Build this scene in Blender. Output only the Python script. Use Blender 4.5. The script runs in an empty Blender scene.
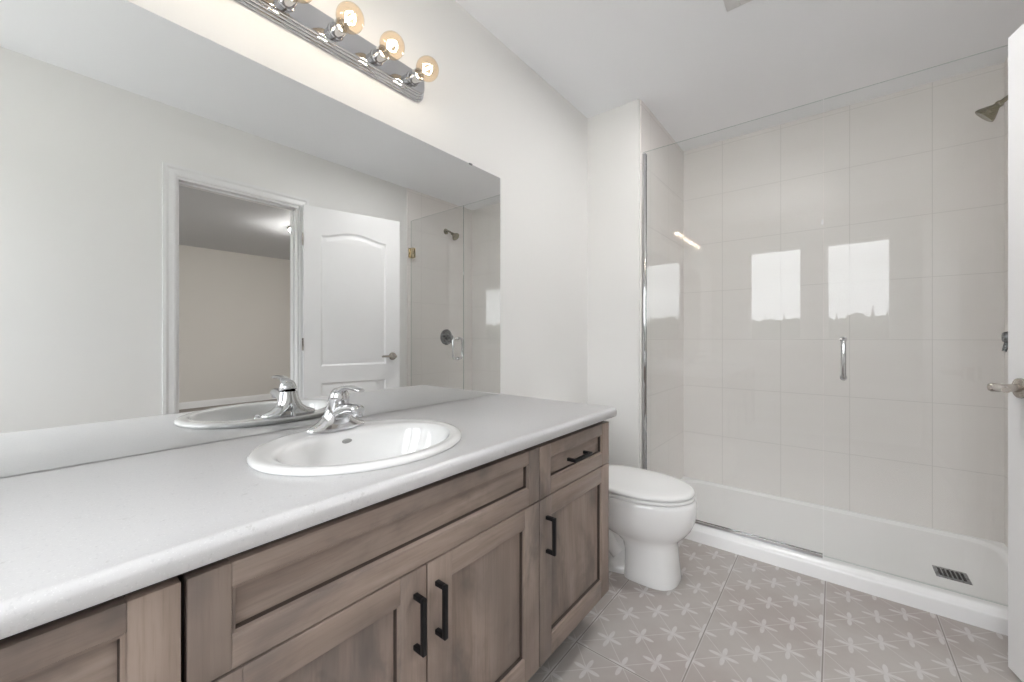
import bpy, bmesh, math, random
from mathutils import Vector, Matrix
random.seed(7)
PI = math.pi
C = bpy.context.scene.collection
SC = bpy.context.scene

# ------------------------------------------------------------------ camera
cam = bpy.data.cameras.new('camera')
cam.sensor_width = 36.0
cam.lens = 399.0 / 1024.0 * 36.0
cam.shift_y = -4.0 / 1024.0
cam.clip_start = 0.02
cam.clip_end = 500
co = bpy.data.objects.new('camera', cam)
co.location = (1.2, 0.0, 1.073)
co.rotation_euler = (PI / 2, 0, math.radians(38.904))
C.objects.link(co)
SC.camera = co

# ------------------------------------------------------------------ view, sampling of light paths
SC.view_settings.view_transform = 'Standard'
SC.view_settings.look = 'None'
SC.view_settings.gamma = 1.0
SC.view_settings.use_curve_mapping = False
SC.view_settings.exposure = 0.93
cy = SC.cycles
cy.max_bounces = 14
cy.diffuse_bounces = 8
cy.glossy_bounces = 8
cy.transparent_max_bounces = 32
cy.transmission_bounces = 8
cy.caustics_reflective = False
cy.caustics_refractive = False
cy.sample_clamp_indirect = 8.0
cy.use_denoising = True

# ------------------------------------------------------------------ sky: bright overcast, whiter towards the zenith
SKY_LOW, SKY_HIGH = 4.4, 11.5
world = bpy.data.worlds.new('overcast_sky')
SC.world = world
world.use_nodes = True
wt = world.node_tree
wt.nodes.clear()
def wn(t, **k):
    n = wt.nodes.new(t)
    for a, b in k.items(): setattr(n, a, b)
    return n
w_out = wn('ShaderNodeOutputWorld'); w_bg = wn('ShaderNodeBackground')
w_tc = wn('ShaderNodeTexCoord'); w_sep = wn('ShaderNodeSeparateXYZ')
w_noise = wn('ShaderNodeTexNoise'); w_map = wn('ShaderNodeMapping')
w_map.inputs['Scale'].default_value = (2.0, 2.0, 9.0)
w_noise.inputs['Scale'].default_value = 2.2; w_noise.inputs['Detail'].default_value = 5
w_mr = wn('ShaderNodeMapRange'); w_mr.inputs['From Min'].default_value = 0.16; w_mr.inputs['From Max'].default_value = 0.75
w_mr.inputs['To Min'].default_value = SKY_LOW; w_mr.inputs['To Max'].default_value = SKY_HIGH
w_nr = wn('ShaderNodeMapRange'); w_nr.inputs['From Min'].default_value = 0.3; w_nr.inputs['From Max'].default_value = 0.7
w_nr.inputs['To Min'].default_value = 0.88; w_nr.inputs['To Max'].default_value = 1.1
w_mul = wn('ShaderNodeMath', operation='MULTIPLY')
wt.links.new(w_tc.outputs['Generated'], w_sep.inputs[0])
wt.links.new(w_sep.outputs['Z'], w_mr.inputs['Value'])
wt.links.new(w_tc.outputs['Generated'], w_map.inputs['Vector'])
wt.links.new(w_map.outputs[0], w_noise.inputs['Vector'])
wt.links.new(w_noise.outputs['Fac'], w_nr.inputs['Value'])
wt.links.new(w_mr.outputs[0], w_mul.inputs[0]); wt.links.new(w_nr.outputs[0], w_mul.inputs[1])
w_bg.inputs['Color'].default_value = (0.95, 0.965, 1.0, 1)
wt.links.new(w_mul.outputs[0], w_bg.inputs['Strength'])
wt.links.new(w_bg.outputs[0], w_out.inputs[0])

BULB = 80.0        # strength of the bulb filaments
FAN_FILL = 270.0      # strength of the fill lamp added to the bathroom exhaust fan
CEILING_LAMP = 135.0  # strength of the bedroom ceiling lamp's diffuser

# ------------------------------------------------------------------ room numbers (metres)
W, Y0, YS, YB, H = 1.868, -0.95, 2.235, 3.09, 2.44      # width, window wall, shower front, shower back, ceiling
XS = 0.337                                            # shower's left wall
BX, BY0, BY1 = 6.35, -1.6, 4.6                         # bedroom
WX = 0.001                                           # wall surface behind the mirror
DO0, DO1, DOH = 0.588, 1.302, 2.035                     # doorway in the right wall
WINS = [(0.388, 0.938), (1.118, 1.672)]
WZ0, WZ1 = 1.02, 2.105

# ------------------------------------------------------------------ node helpers
class NT:
    def __init__(s, name):
        s.m = bpy.data.materials.new(name); s.m.use_nodes = True
        s.t = s.m.node_tree; s.t.nodes.clear()
        s.out = s.t.nodes.new('ShaderNodeOutputMaterial')
    def n(s, t, **k):
        n = s.t.nodes.new(t)
        for a, b in k.items(): setattr(n, a, b)
        return n
    def put(s, sock, v):
        if isinstance(v, bpy.types.NodeSocket): s.t.links.new(v, sock)
        elif isinstance(v, (tuple, list)) and len(v) == 3 and sock.type == 'RGBA': sock.default_value = (*v, 1)
        else: sock.default_value = v
    def math(s, op, a, b=0.0, c=None, clamp=False):
        n = s.n('ShaderNodeMath', operation=op); n.use_clamp = clamp
        s.put(n.inputs[0], a); s.put(n.inputs[1], b)
        if c is not None: s.put(n.inputs[2], c)
        return n.outputs[0]
    def mix(s, f, a, b, blend='MIX'):
        n = s.n('ShaderNodeMix', data_type='RGBA', blend_type=blend)
        s.put(n.inputs[0], f); s.put(n.inputs[6], a); s.put(n.inputs[7], b)
        return n.outputs[2]
    def rng(s, v, a, b, c=0.0, d=1.0, smooth=True):
        n = s.n('ShaderNodeMapRange'); n.interpolation_type = 'SMOOTHSTEP' if smooth else 'LINEAR'
        s.put(n.inputs['Value'], v)
        for k, x in (('From Min', a), ('From Max', b), ('To Min', c), ('To Max', d)): s.put(n.inputs[k], x)
        return n.outputs[0]
    def pos(s):
        g = s.n('ShaderNodeNewGeometry'); x = s.n('ShaderNodeSeparateXYZ'); s.t.links.new(g.outputs['Position'], x.inputs[0])
        return x.outputs
    def noise(s, scale, detail=3, vec=None, stretch=None, rough=0.5, dist=0.0):
        n = s.n('ShaderNodeTexNoise'); n.inputs['Scale'].default_value = scale; n.inputs['Detail'].default_value = detail
        n.inputs['Roughness'].default_value = rough; n.inputs['Distortion'].default_value = dist
        tc = s.n('ShaderNodeTexCoord'); v = vec or tc.outputs['Object']
        if stretch:
            m = s.n('ShaderNodeMapping'); m.inputs['Scale'].default_value = stretch
            s.t.links.new(v, m.inputs['Vector']); v = m.outputs[0]
        s.t.links.new(v, n.inputs['Vector'])
        return n.outputs['Fac']
    def bsdf(s, color, rough=0.5, metal=0.0, spec=0.5, coat=0.0, bump=None, bstr=0.1, bdist=0.002):
        b = s.n('ShaderNodeBsdfPrincipled')
        s.put(b.inputs['Base Color'], color); s.put(b.inputs['Roughness'], rough)
        b.inputs['Metallic'].default_value = metal; b.inputs['Specular IOR Level'].default_value = spec
        b.inputs['Coat Weight'].default_value = coat; b.inputs['Coat Roughness'].default_value = 0.05
        if bump is not None:
            u = s.n('ShaderNodeBump'); u.inputs['Strength'].default_value = bstr; u.inputs['Distance'].default_value = bdist
            s.put(u.inputs['Height'], bump); s.t.links.new(u.outputs[0], b.inputs['Normal'])
        s.t.links.new(b.outputs[0], s.out.inputs[0])
        return s.m

def paint(name, col, rough=0.6, bstr=0.04):
    n = NT(name); f = n.noise(90, 2); g = n.noise(1.3, 2)
    c = n.mix(g, tuple(x * 0.985 for x in col), tuple(min(1, x * 1.012) for x in col))
    return n.bsdf(c, rough, bump=f, bstr=bstr, bdist=0.001, spec=0.3)
def metal(name, col, rough):
    n = NT(name); f = n.noise(60, 2)
    return n.bsdf(col, n.rng(f, 0.3, 0.7, rough * 0.85, rough * 1.15, False), 1.0)
def plain(name, col, rough, spec=0.5, coat=0.0):
    n = NT(name); f = n.noise(14, 2)
    c = n.mix(f, tuple(x * 0.985 for x in col), col)
    return n.bsdf(c, rough, spec=spec, coat=coat)

def grid_line(n, v, off, per, half, soft):
    """1 on the seam, 0 away from it; seams at off + k*per"""
    f = n.math('FRACT', n.math('ADD', n.math('DIVIDE', n.math('SUBTRACT', v, off), per), 0.5))
    d = n.math('MULTIPLY', n.math('ABSOLUTE', n.math('SUBTRACT', f, 0.5)), per)
    return n.rng(d, half, half + soft, 1.0, 0.0)

def tile_mat(name, axis, off, zoff):
    n = NT(name); p = n.pos()
    a = grid_line(n, p[axis], off, 0.3385, 0.0010, 0.0012)
    b = grid_line(n, p[2], zoff, 0.3385, 0.0010, 0.0012)
    seam = n.math('MAXIMUM', a, b)
    g1 = n.noise(2.0, 4, stretch=(1, 1, 5) if axis == 0 else (1, 1, 5)); g2 = n.noise(0.9, 1)
    col = n.mix(g1, (0.80, 0.770, 0.748), (0.85, 0.826, 0.808))
    col = n.mix(n.math('MULTIPLY', g2, 0.25), col, (0.83, 0.775, 0.745))
    col = n.mix(n.math('MULTIPLY', seam, 0.38), col, (0.50, 0.48, 0.46))
    rough = n.math('ADD', n.math('MULTIPLY', seam, 0.3), 0.36)
    return n.bsdf(col, rough, spec=0.35, bump=n.math('SUBTRACT', 1.0, seam), bstr=0.25, bdist=0.001)

def floor_mat():
    n = NT('star_pattern_floor_tile'); p = n.pos()
    per = 0.167
    def cell(v, off):
        f = n.math('FRACT', n.math('ADD', n.math('DIVIDE', n.math('SUBTRACT', v, off), per), 0.5))
        return n.math('MULTIPLY', n.math('ABSOLUTE', n.math('SUBTRACT', f, 0.5)), per)
    def petal(along, across):
        a = n.math('DIVIDE', n.math('SUBTRACT', along, 0.0235), 0.0230)
        b = n.math('DIVIDE', across, 0.0074)
        r = n.math('ADD', n.math('MULTIPLY', a, a), n.math('MULTIPLY', b, b))
        return n.rng(r, 0.65, 1.15, 1.0, 0.0)
    def star(ox, oy):
        a, b = cell(p[0], ox), cell(p[1], oy)
        s = n.math('MAXIMUM', petal(a, b), petal(b, a))
        core = n.rng(n.math('MAXIMUM', a, b), 0.004, 0.007, 1.0, 0.0)
        s = n.math('MAXIMUM', s, core)
        dg = n.math('ABSOLUTE', n.math('SUBTRACT', a, b))
        ad = n.math('ADD', a, b)
        ray = n.math('MULTIPLY', n.rng(dg, 0.0015, 0.0035, 1.0, 0.0), n.rng(ad, 0.020, 0.050, 1.0, 0.0))
        line = n.rng(dg, 0.0013, 0.0026, 0.72, 0.0)
        return n.math('MAXIMUM', s, n.math('MAXIMUM', line, n.math('MULTIPLY', ray, 0.85)))
    st = n.math('MAXIMUM', star(0.494, 1.238), star(0.5775, 1.1545))
    wear = n.noise(35, 3, rough=0.7)
    st = n.math('MULTIPLY', st, n.rng(wear, 0.25, 0.6, 0.55, 0.95))
    gx = grid_line(n, p[0], 0.4945, 0.338, 0.0014, 0.0012)
    row = n.math('MODULO', n.math('FLOOR', n.math('DIVIDE', n.math('SUBTRACT', p[0], 0.4945), 0.338)), 2.0)
    yy = n.math('ADD', p[1], n.math('MULTIPLY', n.math('ABSOLUTE', row), 1.336))
    gy = grid_line(n, yy, 1.2345, 2.672, 0.0014, 0.0012)
    gr = n.math('MAXIMUM', gx, gy)
    lx = grid_line(n, p[0], 0.4945, 0.338, 0.004, 0.0015)
    ly = grid_line(n, yy, 1.2345, 2.672, 0.004, 0.0015)
    edge = n.math('MAXIMUM', lx, ly)
    blot = n.noise(3.0, 4, rough=0.6); bl2 = n.noise(9, 3)
    base = n.mix(n.rng(blot, 0.35, 0.65), (0.395, 0.345, 0.325), (0.455, 0.425, 0.405))
    base = n.mix(n.math('MULTIPLY', bl2, 0.35), base, (0.44, 0.41, 0.385))
    col = n.mix(n.math('MULTIPLY', st, 0.72), base, (0.65, 0.635, 0.63))
    col = n.mix(n.math('MULTIPLY', edge, 0.45), col, (0.60, 0.58, 0.56))
    col = n.mix(n.math('MULTIPLY', gr, 0.9), col, (0.24, 0.215, 0.20))
    return n.bsdf(col, 0.38, spec=0.4, bump=n.math('SUBTRACT', 1.0, gr), bstr=0.2, bdist=0.001)

def wood_mat(name, vertical):
    n = NT(name)
    def S(across, along): return (across, across, along) if vertical else (across, along, across)
    fine = n.noise(9, 6, stretch=S(16, 0.6), rough=0.7)
    grain = n.noise(3.0, 5, stretch=S(4.5, 0.5), rough=0.6, dist=0.5)
    blot = n.noise(4.2, 4, stretch=S(1.6, 0.8), rough=0.6, dist=0.8)
    big = n.noise(1.7, 3, stretch=S(1.6, 0.9), rough=0.5, dist=0.5)
    knot = n.noise(7.5, 2, stretch=S(1, 0.6), dist=1.4)
    c = n.mix(n.rng(grain, 0.3, 0.72), (0.24, 0.182, 0.152), (0.385, 0.305, 0.26))
    c = n.mix(n.rng(fine, 0.45, 0.75, 0.0, 0.40), c, (0.17, 0.125, 0.10))
    c = n.mix(n.rng(big, 0.42, 0.66, 0.0, 0.55), c, (0.165, 0.137, 0.124))
    c = n.mix(n.rng(blot, 0.44, 0.70, 0.0, 0.66), c, (0.115, 0.099, 0.093))
    c = n.mix(n.rng(knot, 0.66, 0.76, 0.0, 0.45), c, (0.10, 0.078, 0.066))
    return n.bsdf(c, 0.40, spec=0.38, bump=fine, bstr=0.05, bdist=0.001)

def counter_mat():
    n = NT('speckled_white_laminate')
    a = n.noise(160, 2, rough=0.6); b = n.noise(55, 3, rough=0.7); c2 = n.noise(420, 1)
    c = n.mix(n.rng(a, 0.60, 0.70, 0.0, 0.35), (0.615, 0.612, 0.622), (0.47, 0.47, 0.49))
    c = n.mix(n.rng(b, 0.64, 0.73, 0.0, 0.5), c, (0.45, 0.44, 0.44))
    c = n.mix(n.rng(c2, 0.62, 0.74, 0.0, 0.22), c, (0.93, 0.93, 0.94))
    return n.bsdf(c, 0.28, spec=0.45)

def glass_mat(name, tint, f0=0.035, rough=0.0):
    n = NT(name)
    tr = n.n('ShaderNodeBsdfTransparent'); n.put(tr.inputs['Color'], tint)
    gl = n.n('ShaderNodeBsdfGlossy'); gl.inputs['Roughness'].default_value = rough
    g = n.n('ShaderNodeNewGeometry'); d = n.n('ShaderNodeVectorMath', operation='DOT_PRODUCT')
    n.t.links.new(g.outputs['Incoming'], d.inputs[0]); n.t.links.new(g.outputs['Normal'], d.inputs[1])
    c = n.math('SUBTRACT', 1.0, n.math('ABSOLUTE', d.outputs['Value']), clamp=True)
    f = n.math('ADD', n.math('MULTIPLY', n.math('POWER', c, 5.0), 1 - f0), f0, clamp=True)
    m = n.n('ShaderNodeMixShader'); n.put(m.inputs[0], f)
    n.t.links.new(tr.outputs[0], m.inputs[1]); n.t.links.new(gl.outputs[0], m.inputs[2])
    n.t.links.new(m.outputs[0], n.out.inputs[0])
    return n.m
def emit(name, col, s):
    n = NT(name); e = n.n('ShaderNodeEmission'); n.put(e.inputs[0], col); e.inputs[1].default_value = s
    n.t.links.new(e.outputs[0], n.out.inputs[0]); return n.m
def mirror_mat():
    n = NT('silvered_mirror'); g = n.n('ShaderNodeBsdfGlossy'); g.inputs['Roughness'].default_value = 0.0
    n.put(g.inputs['Color'], (0.86, 0.87, 0.865)); n.t.links.new(g.outputs[0], n.out.inputs[0]); return n.m

M = dict(
    wall=paint('warm_white_wall_paint', (0.825, 0.82, 0.808)),
    ceil=paint('white_ceiling_paint', (0.90, 0.912, 0.94)),
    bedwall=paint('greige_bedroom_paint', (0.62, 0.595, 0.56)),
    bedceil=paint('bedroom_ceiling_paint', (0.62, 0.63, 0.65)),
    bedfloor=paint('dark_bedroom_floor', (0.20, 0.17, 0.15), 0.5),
    trim=plain('white_trim_enamel', (0.83, 0.83, 0.835), 0.35),
    doorp=plain('white_door_enamel', (0.87, 0.87, 0.88), 0.38),
    tile_b=tile_mat('shower_tile_back', 0, 0.595, 0.381),
    tile_s=tile_mat('shower_tile_side', 1, 3.082, 0.381),
    floor=floor_mat(),
    wv=wood_mat('stained_maple_upright', True), wh=wood_mat('stained_maple_level', False),
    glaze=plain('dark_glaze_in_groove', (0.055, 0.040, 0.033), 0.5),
    kick_gap_shade=plain('dark_toe_kick_and_gap_shade', (0.03, 0.025, 0.022), 0.7),  # toe kick, and painted shadow on the carcass front edges
    counter=counter_mat(),
    porc=plain('white_porcelain', (0.92, 0.92, 0.92), 0.08, 0.6, 0.3),
    sinkp=plain('sink_porcelain', (0.82, 0.82, 0.82), 0.08, 0.6, 0.3),
    acryl=plain('white_acrylic', (0.93, 0.93, 0.935), 0.2, 0.5),
    seat=plain('white_seat_plastic', (0.85, 0.85, 0.85), 0.13),
    chrome=metal('polished_chrome', (0.64, 0.64, 0.65), 0.06),
    socket=metal('socket_chrome', (0.55, 0.55, 0.56), 0.14),
    plate=metal('chrome_plate', (0.62, 0.62, 0.63), 0.07),
    nickel=metal('brushed_nickel', (0.50, 0.46, 0.42), 0.24),
    bronze=metal('antique_nickel', (0.30, 0.275, 0.20), 0.25),
    brass=metal('satin_brass', (0.62, 0.53, 0.38), 0.22),
    steel=metal('dull_steel', (0.25, 0.255, 0.265), 0.28),
    black=plain('matt_black_metal', (0.008, 0.008, 0.009), 0.45, 0.25),
    dark=plain('dark_hole', (0.02, 0.02, 0.02), 0.8),
    grey=plain('grey_print', (0.33, 0.33, 0.32), 0.4),
    glass=glass_mat('clear_shower_glass', (0.985, 0.99, 0.988), 0.030),
    gedge=glass_mat('green_glass_edge', (0.72, 0.80, 0.78), 0.06),
    pane=glass_mat('window_glass', (0.97, 0.98, 0.975), 0.035),
    globe=glass_mat('amber_bulb_glass', (0.99, 0.89, 0.76), 0.04),
    fil=emit('glowing_filament', (1.0, 0.98, 0.95), BULB),
    lamp=emit('bedroom_lamp_diffuser', (1.0, 0.97, 0.93), CEILING_LAMP),
    mirror=mirror_mat(),
    medge=plain('mirror_edge', (0.10, 0.11, 0.105), 0.3),
    fan_fill=emit('added_fan_fill_lens', (1.0, 0.985, 0.97), FAN_FILL),
    vent=plain('white_vent_plastic', (0.72, 0.72, 0.72), 0.45),
    bounce_ground=paint('pale_bounce_ground', (0.42, 0.41, 0.38), 0.9),  # pale tone put in to bounce daylight up into the room
    trees=paint('dark_conifer_green', (0.030, 0.040, 0.028), 0.9),
)

# ------------------------------------------------------------------ mesh helpers
ORG = {}
def nb(): return bmesh.new()
def finish(bm, name, mats, parent, smooth, angle):
    bmesh.ops.recalc_face_normals(bm, faces=bm.faces[:])
    me = bpy.data.meshes.new(name)
    if parent is not None:
        off = Vector((0, 0, 0)); p = parent
        while p is not None: off += Vector(ORG.get(p.name, (0, 0, 0))); p = p.parent
        if off.length: bmesh.ops.translate(bm, verts=bm.verts[:], vec=-off)
    bm.to_mesh(me); bm.free()
    for m in (mats if isinstance(mats, (list, tuple)) else [mats]): me.materials.append(M[m] if isinstance(m, str) else m)
    if smooth:
        for p in me.polygons: p.use_smooth = True
        me.set_sharp_from_angle(angle=math.radians(angle))
    return me
def obj(name, bm, mats, parent=None, smooth=True, angle=38, label=None):
    me = finish(bm, name, mats, parent, smooth, angle)
    o = bpy.data.objects.new(name, me); C.objects.link(o)
    if parent is not None: o.parent = parent
    if label: o['label'] = label
    return o
def tag(o, label, cat, group=None):
    o['label'] = label; o['category'] = cat
    if group: o['group'] = group
    return o
def thing(name, label, cat, loc, rotz=0.0, group=None):
    o = bpy.data.objects.new(name, None); C.objects.link(o); o.location = loc; o.rotation_euler = (0, 0, rotz)
    o.empty_display_size = 0.05
    if rotz == 0.0: ORG[o.name] = tuple(loc)          # parts are drawn in world metres, then moved to the thing's base
    return tag(o, label, cat, group)
def struct(name, bm, mats, parent=None, smooth=False, label=None, angle=38):
    o = obj(name, bm, mats, parent, smooth, angle, label)
    if parent is None: o['kind'] = 'structure'
    return o

def box(bm, x0, x1, y0, y1, z0, z1, bev=0.0, mi=0, seg=2):
    vs = [bm.verts.new((x, y, z)) for x in (x0, x1) for y in (y0, y1) for z in (z0, z1)]
    fs = [bm.faces.new([vs[i] for i in f]) for f in ((0, 1, 3, 2), (4, 6, 7, 5), (0, 4, 5, 1), (2, 3, 7, 6), (0, 2, 6, 4), (1, 5, 7, 3))]
    for f in fs: f.material_index = mi
    if bev:
        es = list({e for f in fs for e in f.edges})
        r = bmesh.ops.bevel(bm, geom=es, offset=bev, segments=seg, affect='EDGES', profile=0.5)
        for f in r['faces']: f.material_index = mi
def loft(bm, rings, cap0=True, cap1=True, mi=0, closed=True):
    vr = [[bm.verts.new(p) for p in r] for r in rings]
    n = len(vr[0])
    for a, b in zip(vr[:-1], vr[1:]):
        for i in range(n if closed else n - 1):
            j = (i + 1) % n
            f = bm.faces.new((a[i], a[j], b[j], b[i])); f.material_index = mi
    if cap0: bm.faces.new(vr[0][::-1]).material_index = mi
    if cap1: bm.faces.new(vr[-1]).material_index = mi
    return vr
def frame_of(d):
    d = d.normalized(); u = Vector((0, 0, 1)) if abs(d.z) < 0.9 else Vector((1, 0, 0))
    a = d.cross(u).normalized(); return a, a.cross(d).normalized()
def lathe(bm, origin, axis, prof, n=32, mi=0, cap0=True, cap1=True):
    """prof: (distance along axis, radius)"""
    o = Vector(origin); d = Vector(axis).normalized(); a, b = frame_of(d)
    rings = [[o + d * t + (a * math.cos(2 * PI * i / n) + b * math.sin(2 * PI * i / n)) * max(r, 1e-4) for i in range(n)] for t, r in prof]
    loft(bm, rings, cap0, cap1, mi)
def tube(bm, pts, r, n=12, mi=0, squash=1.0, square=False):
    pts = [Vector(p) for p in pts]; rings = []; ref = None
    for i, p in enumerate(pts):
        d = (pts[min(i + 1, len(pts) - 1)] - pts[max(i - 1, 0)]).normalized()
        if ref is None: a, b = frame_of(d)
        else:
            a = (ref - d * ref.dot(d)).normalized(); b = a.cross(d).normalized()
        ref = a
        rr = r[i] if isinstance(r, (list, tuple)) else r
        rings.append([p + a * rr * math.cos(2 * PI * k / n) + b * rr * squash * math.sin(2 * PI * k / n) for k in range(n)])
    loft(bm, rings, True, True, mi)
def bez(p0, p1, p2, p3, n=12):
    P = [Vector(p) for p in (p0, p1, p2, p3)]
    return [((1 - t) ** 3) * P[0] + 3 * t * (1 - t) ** 2 * P[1] + 3 * t * t * (1 - t) * P[2] + t ** 3 * P[3] for t in [i / n for i in range(n + 1)]]
def ell(cx, cy_, a, b, z, n=64, p=2.0):
    """ring in x (half b) and y (half a); p is a superellipse power"""
    r = []
    for i in range(n):
        t = 2 * PI * i / n; c, s = math.cos(t), math.sin(t)
        r.append((cx + b * math.copysign(abs(c) ** (2 / p), c), cy_ + a * math.copysign(abs(s) ** (2 / p), s), z))
    return r
def holed_slab(bm, axis, t0, t1, u0, u1, v0, v1, holes, mi=0):
    """a wall slab with rectangular holes; axis 0: normal x (u=y), axis 1: normal y (u=x); v is z"""
    us = sorted({u0, u1, *[h[0] for h in holes], *[h[1] for h in holes]})
    vs = sorted({v0, v1, *[h[2] for h in holes], *[h[3] for h in holes]})
    def P(t, u, v): return (t, u, v) if axis == 0 else (u, t, v)
    cache = {}
    def V(t, u, v):
        k = (t, u, v)
        if k not in cache: cache[k] = bm.verts.new(P(t, u, v))
        return cache[k]
    def solid(i, j):
        if not (0 <= i < len(us) - 1 and 0 <= j < len(vs) - 1): return False
        a, b = (us[i] + us[i + 1]) / 2, (vs[j] + vs[j + 1]) / 2
        return not any(h[0] < a < h[1] and h[2] < b < h[3] for h in holes)
    for i in range(len(us) - 1):
        for j in range(len(vs) - 1):
            if not solid(i, j): continue
            a, b, c, d = us[i], us[i + 1], vs[j], vs[j + 1]
            for t in (t0, t1): bm.faces.new([V(t, a, c), V(t, b, c), V(t, b, d), V(t, a, d)])
            if not solid(i - 1, j): bm.faces.new([V(t0, a, c), V(t1, a, c), V(t1, a, d), V(t0, a, d)])
            if not solid(i + 1, j): bm.faces.new([V(t0, b, c), V(t1, b, c), V(t1, b, d), V(t0, b, d)])
            if not solid(i, j - 1): bm.faces.new([V(t0, a, c), V(t1, a, c), V(t1, b, c), V(t0, b, c)])
            if not solid(i, j + 1): bm.faces.new([V(t0, a, d), V(t1, a, d), V(t1, b, d), V(t0, b, d)])

# ================================================================== THE SETTING
b = nb(); box(b, WX - 0.12, W + 0.12, Y0 - 0.12, YB + 0.12, -0.12, 0.0); struct('floor', b, 'floor')
b = nb(); box(b, WX - 0.12, W + 0.12, Y0 - 0.12, YB + 0.12, H, H + 0.12); struct('ceiling', b, 'ceil')
b = nb(); box(b, WX - 0.12, WX, Y0 - 0.12, YB + 0.12, 0, H); struct('wall_left', b, 'wall')
b = nb(); box(b, WX, W, YB, YB + 0.12, 0, H); struct('wall_back', b, 'wall')
b = nb(); holed_slab(b, 0, W, W + 0.12, Y0 - 0.12, YB + 0.12, 0, H, [(DO0, DO1, 0, DOH)])
struct('wall_right', b, 'wall')
b = nb(); holed_slab(b, 1, Y0 - 0.12, Y0, WX, W, 0, H, [(x0, x1, WZ0, WZ1) for x0, x1 in WINS])
struct('wall_front', b, 'wall')
b = nb(); box(b, WX, XS - 0.008, YS, YB, 0, H, 0.003); struct('wall_partition', b, 'wall')
# tiled faces of the shower alcove
b = nb(); box(b, XS, W - 0.008, YB - 0.008, YB, 0.0, H); struct('wall_shower_back', b, 'tile_b')
b = nb(); box(b, XS - 0.008, XS, YS + 0.020, YB - 0.008, 0.0, H); struct('wall_shower_left', b, 'tile_s')
b = nb(); box(b, W - 0.008, W, YS + 0.010, YB - 0.008, 0.0, H); struct('wall_shower_right', b, 'tile_s')
# bedroom beyond the doorway
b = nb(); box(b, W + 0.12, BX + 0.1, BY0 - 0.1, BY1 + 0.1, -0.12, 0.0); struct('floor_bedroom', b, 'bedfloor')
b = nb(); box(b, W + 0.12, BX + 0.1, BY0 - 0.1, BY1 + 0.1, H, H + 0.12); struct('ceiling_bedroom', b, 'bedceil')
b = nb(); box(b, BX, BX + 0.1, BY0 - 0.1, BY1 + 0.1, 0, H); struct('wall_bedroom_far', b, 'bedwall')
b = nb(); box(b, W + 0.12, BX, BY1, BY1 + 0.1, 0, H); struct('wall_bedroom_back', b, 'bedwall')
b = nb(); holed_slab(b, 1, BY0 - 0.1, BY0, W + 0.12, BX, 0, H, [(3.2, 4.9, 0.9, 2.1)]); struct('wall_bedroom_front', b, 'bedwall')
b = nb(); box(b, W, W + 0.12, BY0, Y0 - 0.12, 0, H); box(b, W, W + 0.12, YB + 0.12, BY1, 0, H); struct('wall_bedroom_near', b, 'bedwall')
def baseboard(name, x0, x1, y0, y1, ax, sgn):
    b = nb(); box(b, x0, x1, y0, y1, 0.0, 0.085, 0.0)
    if ax == 0: box(b, x0 if sgn > 0 else x0 + 0.005, x1 - 0.005 if sgn > 0 else x1, y0, y1, 0.085, 0.1)
    else: box(b, x0, x1, y0 if sgn > 0 else y0 + 0.005, y1 - 0.005 if sgn > 0 else y1, 0.085, 0.1)
    return struct(name, b, 'trim')
baseboard('baseboard_bedroom', BX - 0.014, BX, BY0, BY1, 0, -1)
baseboard('baseboard_right', W - 0.014, W, DO1 + 0.07, YS, 0, -1)
baseboard('baseboard_near', W - 0.014, W, Y0 + 0.014, DO0 - 0.07, 0, -1)
baseboard('baseboard_front', 0.6, W, Y0, Y0 + 0.014, 1, 1)
baseboard('baseboard_partition', WX, XS - 0.008, YS - 0.014, YS, 1, -1)
baseboard('baseboard_left', WX, WX + 0.014, 1.39, YS - 0.014, 0, 1)

# windows in the wall behind the camera
def window(num, x0, x1, y, z0, z1, d, inner):
    """frame with casing on the room side; the pane is a part"""
    b = nb(); f = 0.035
    yo, yi = y - 0.10, y - 0.05
    for (a0, a1, c0, c1) in ((x0, x0 + f, z0, z1), (x1 - f, x1, z0, z1), (x0 + f, x1 - f, z0, z0 + f), (x0 + f, x1 - f, z1 - f, z1)):
        box(b, a0, a1, yo, yi, c0, c1, 0.003)
    w = struct('window_%d' % num, b, 'trim')
    b = nb(); box(b, x0 + f, x1 - f, (yo + yi) / 2 - 0.003, (yo + yi) / 2 + 0.003, z0 + f, z1 - f); struct('glass_pane', b, 'pane', w)
    b = nb(); c = 0.060
    for (a0, a1, c0, c1) in ((x0 - c, x0, z0 - c, z1 + c), (x1, x1 + c, z0 - c, z1 + c), (x0, x1, z0 - c, z0), (x0, x1, z1, z1 + c)):
        box(b, a0, a1, y + 0.0005, y + 0.016, c0, c1, 0.003)
    struct('window_casing', b, 'trim', w)
    return w
for i, (x0, x1) in enumerate(WINS): window(i + 1, x0, x1, Y0, WZ0, WZ1, 0.1, 1)
window(3, 3.2, 4.9, BY0, 0.9, 2.1, 0.1, 1)  # unseen bedroom window, added to bring daylight in there

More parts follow.
